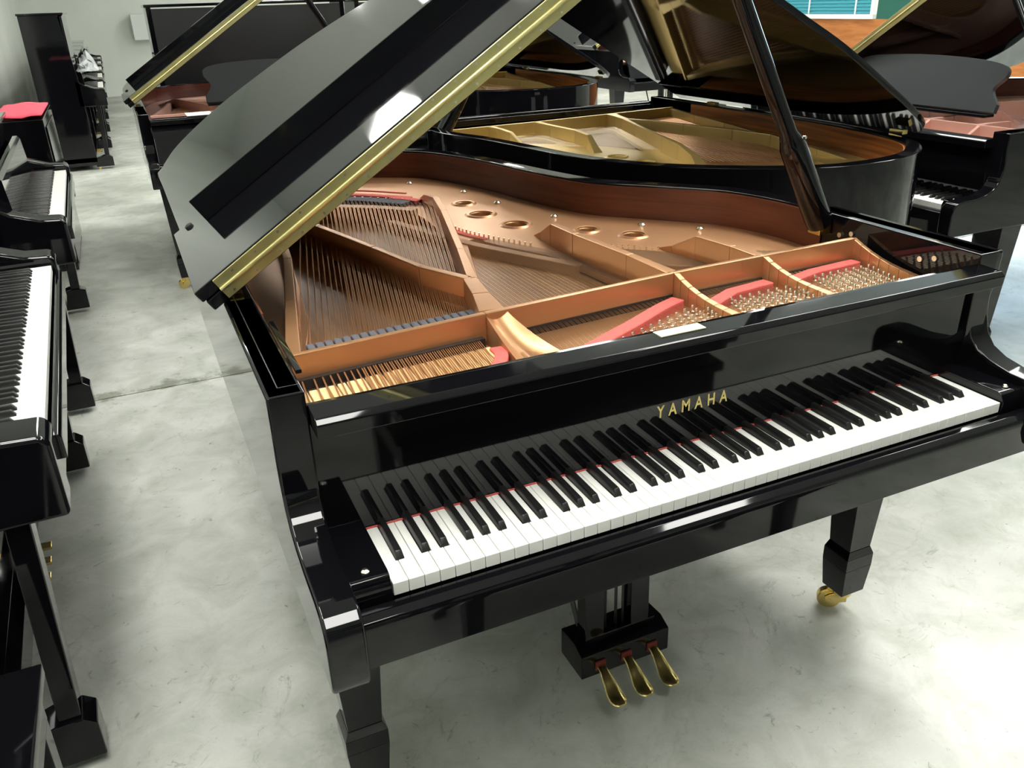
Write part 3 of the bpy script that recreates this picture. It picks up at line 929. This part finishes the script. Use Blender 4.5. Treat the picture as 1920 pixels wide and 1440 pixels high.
# ================================================================== UPRIGHTS
def upright(name, label, loc, rz, h=1.15, mat='black', keys=True, group=None):
    root = thing(name, label, 'piano', loc, rz, group)
    # local: x along keyboard (0 = bass end of keys), y = depth (0 = key front), z up
    X0, X1 = -.125, KW+.125
    YB_ = .60
    for (a, b) in ((X0, X0+.035), (X1-.035, X1)):
        MB().prism([(.20,.05),(YB_,.05),(YB_,h-.02),(.26,h-.02),(.20,.80)], 'x', a, b).obj('side_panel', mat, root, .003)
    zt = ZK+.085 if h > 1 else ZK+.05
    for (a, b) in ((X0, -.02), (KW+.02, X1)):
        MB().prism([(-.014,.590),(-.014,ZK+.012),(.000,ZK+.026),(.07,ZK+.030),(.16,ZK+.060),(.25,ZK+.12),(.25,.590)], 'x', a, b).obj('arm', mat, root, .010, seg=3)
    MB().box((X0+.01,-.008,.600), (X1-.01,.26,.660)).obj('keybed', mat, root, .003)
    MB().prism([(-.024,.66),(-.024,.705),(-.019,.713),(-.006,.713),(-.006,.66)], 'x', -.02, KW+.02).obj('key_slip', mat, root, .002)
    MB().prism([(.152,.735),(.165,.90),(.175,.915),(.195,.915),(.195,.735)], 'x', -.02, KW+.02).obj('fallboard', mat, root, .002)
    MB().box((-.018,.146,.736), (KW+.018,.152,.740)).obj('felt_strip', 'red_felt', root)
    MB().box((X0+.035,.225,.90), (X1-.035,.245,h-.03)).obj('upper_panel', mat, root, .003)
    MB().box((X0+.035,.235,.10), (X1-.035,.255,.60)).obj('lower_panel', mat, root, .003)
    MB().box((X0+.035,.56,.05), (X1-.035,.595,h-.03)).obj('back_board', 'black_matte', root)
    MB().box((X0-.012,.205,h-.02), (X1+.012,YB_+.01,h)).obj('top_lid', mat, root, .004)
    MB().box((X0,.20,.02), (X1,YB_,.10)).obj('bottom_board', mat, root, .003)
    for a in (X0+.045, X1-.045):
        lg = MB().prism([(.078,.075),(.122,.075),(.100,.60),(.056,.60)], 'x', a-.030, a+.030)
        lg = lg.obj('leg', mat, root, .003)
        MB().prism([(.050,.0),(.22,.0),(.22,.080),(.13,.110),(.075,.110),(.050,.09)], 'x', a-.040, a+.040).obj('toe_block', mat, lg, .004)
        MB().tube([(a-.012,.19,-.011),(a+.012,.19,-.011)], .014, 12).obj('caster', 'brass', lg, smooth=True)
    for x in (.53, .61, .69):
        MB().prism([(.15,.060),(.24,.065),(.24,.075),(.15,.070)], 'x', x-.016, x+.016).obj('pedal', 'brass', root, .002)
    if keys: keyboard(root)
    return root
UR = PI/2
U1 = upright('upright_piano', 'black upright piano nearest the camera at the left edge with long white keyboard', (-.466, .745, .025), UR+R(1.8), 1.02)
U2 = upright('upright_piano', 'black upright piano second in the left row, just behind the nearest upright', (-.490, 2.66, .025), UR+R(1.2), 1.02)
KIDS = {}
for ob in bpy.data.objects:
    if ob.parent is not None: KIDS.setdefault(ob.parent, []).append(ob)
U4 = upright('upright_piano', 'tall black upright piano in the left row with plain glossy end panel', (-.31, 8.95, .025), UR, 1.46)
KIDS = {}
for ob in bpy.data.objects:
    if ob.parent is not None: KIDS.setdefault(ob.parent, []).append(ob)
for i, (y, nm) in enumerate(((10.55,'directly behind the tall one'),(12.15,'second behind the tall one'),(13.75,'third behind the tall one'),(15.35,'farthest back, nearest the back wall,'))):
    dup(U2, (-.31, y, .025), UR, 'low black upright piano %s in the left row' % nm, kids=KIDS)
U5 = upright('upright_piano', 'tall black upright piano standing crosswise behind the left rear grand, its back to the camera', (1.46, 6.85, .025), PI, 1.49, keys=False)
KIDS = {}
for ob in bpy.data.objects:
    if ob.parent is not None: KIDS.setdefault(ob.parent, []).append(ob)
dup(U5, (3.02, 6.85, .025), PI, 'tall black upright piano standing crosswise, right neighbour of the one behind the left rear grand', kids=KIDS)
cb = thing('cabinet', 'slim black cabinet with a pink red top between the left row uprights', 'cabinet', (-.76, 4.85, 0))
MB().box((-.14,0,.04), (.13,.95,.915)).obj('body', 'black', cb, .006)
MB().box((-.13,.01,0), (.12,.94,.04)).obj('plinth', 'black_matte', cb)
MB().box((.131,.10,.50), (.136,.85,.86)).obj('door', 'black', cb, .002)

# bench under the nearest upright
bn = thing('piano_bench', 'black lacquered piano bench tucked under the nearest upright at lower left', 'bench', (-.70, .12, 0))
MB().box((-.18,-.36,.455), (.18,.27,.480)).obj('seat', 'black', bn, .004)
MB().box((-.165,-.345,.375), (.165,.255,.450)).obj('seat_box', 'black', bn, .004)
for sx in (-.14, .14):
    for sy in (-.32, .23):
        MB().frustum((sx,sy), (.018,.018), 0, (sx,sy), (.024,.024), .375).obj('leg', 'black', bn, .002)

b2 = thing('piano_bench', 'wide black duet bench added out of view to darken the fallboard reflection', 'bench', (.74, -.72, 0))  # added below the frame to keep the fallboard reflection black
MB().box((-.50,-.18,.455), (.50,.18,.485)).obj('seat', 'black', b2, .006)
MB().box((-.48,-.165,.375), (.48,.165,.450)).obj('seat_box', 'black', b2, .003)
for sx in (-.45, .45):
    for sy in (-.135, .135):
        MB().frustum((sx,sy), (.018,.018), 0, (sx,sy), (.026,.026), .375).obj('leg', 'black', b2, .002)
def crumple(name, x0, x1, y0, y1, z0, hgt, mat, label, cat):
    rnd = random.Random(11); m = MB(); nx, ny = 9, 12
    for j in range(ny+1):
        for i in range(nx+1):
            u, v = i/nx, j/ny
            e = math.sin(PI*u)*math.sin(PI*v)
            m.v.append((x0+(x1-x0)*u+.02*rnd.uniform(-1,1), y0+(y1-y0)*v+.02*rnd.uniform(-1,1), z0+e*hgt*(.6+.8*rnd.random())))
    for j in range(ny):
        for i in range(nx):
            k = j*(nx+1)+i
            m.f.append([k, k+1, k+nx+2, k+nx+1])
    o = m.obj(name, mat)
    sm = o.modifiers.new('thick', 'SOLIDIFY'); sm.thickness = .004; sm.offset = 1
    return tag(o, label, cat)
crumple('plastic_sheet', -.50, -.32, 8.88, 9.34, .945, .15, 'bag', 'crumpled grey plastic sheet lying on the arm of the tall upright at left', 'plastic sheet')
# pink cloth on the third upright, bag, wall unit
def cloth(name, x0, x1, y0, y1, z, drop, mat, label, cat):
    m = MB(); nx, ny = 10, 12
    rnd = random.Random(5)
    for j in range(ny+1):
        for i in range(nx+1):
            u, v = i/nx, j/ny
            zz = z + .004*math.sin(9*u+3*v) + .004*rnd.random()
            if u > .92 or u < .08 or v < .06: zz -= drop
            m.v.append((x0+(x1-x0)*u, y0+(y1-y0)*v, zz))
    for j in range(ny):
        for i in range(nx):
            k = j*(nx+1)+i
            m.f.append([k, k+1, k+nx+2, k+nx+1])
    o = m.obj(name, mat, None, smooth=True)
    sm = o.modifiers.new('thick', 'SOLIDIFY'); sm.thickness = .006; sm.offset = 1
    return tag(o, label, cat)
cloth('folded_cloth', -.895, -.635, 4.86, 5.72, .935, .006, 'pink', 'pink red cloth spread over the slim black cabinet', 'cloth')
wu = thing('wall_heater', 'white box heater mounted on the back wall at left', 'heater', (.60, YF, .98))
MB().box((-.27,-.30,0), (.40,0,.45)).obj('casing', 'appliance', wu, .02)
MB().box((.02,-.31,.20), (.36,-.29,.38)).obj('grille', 'desk', wu, .005)
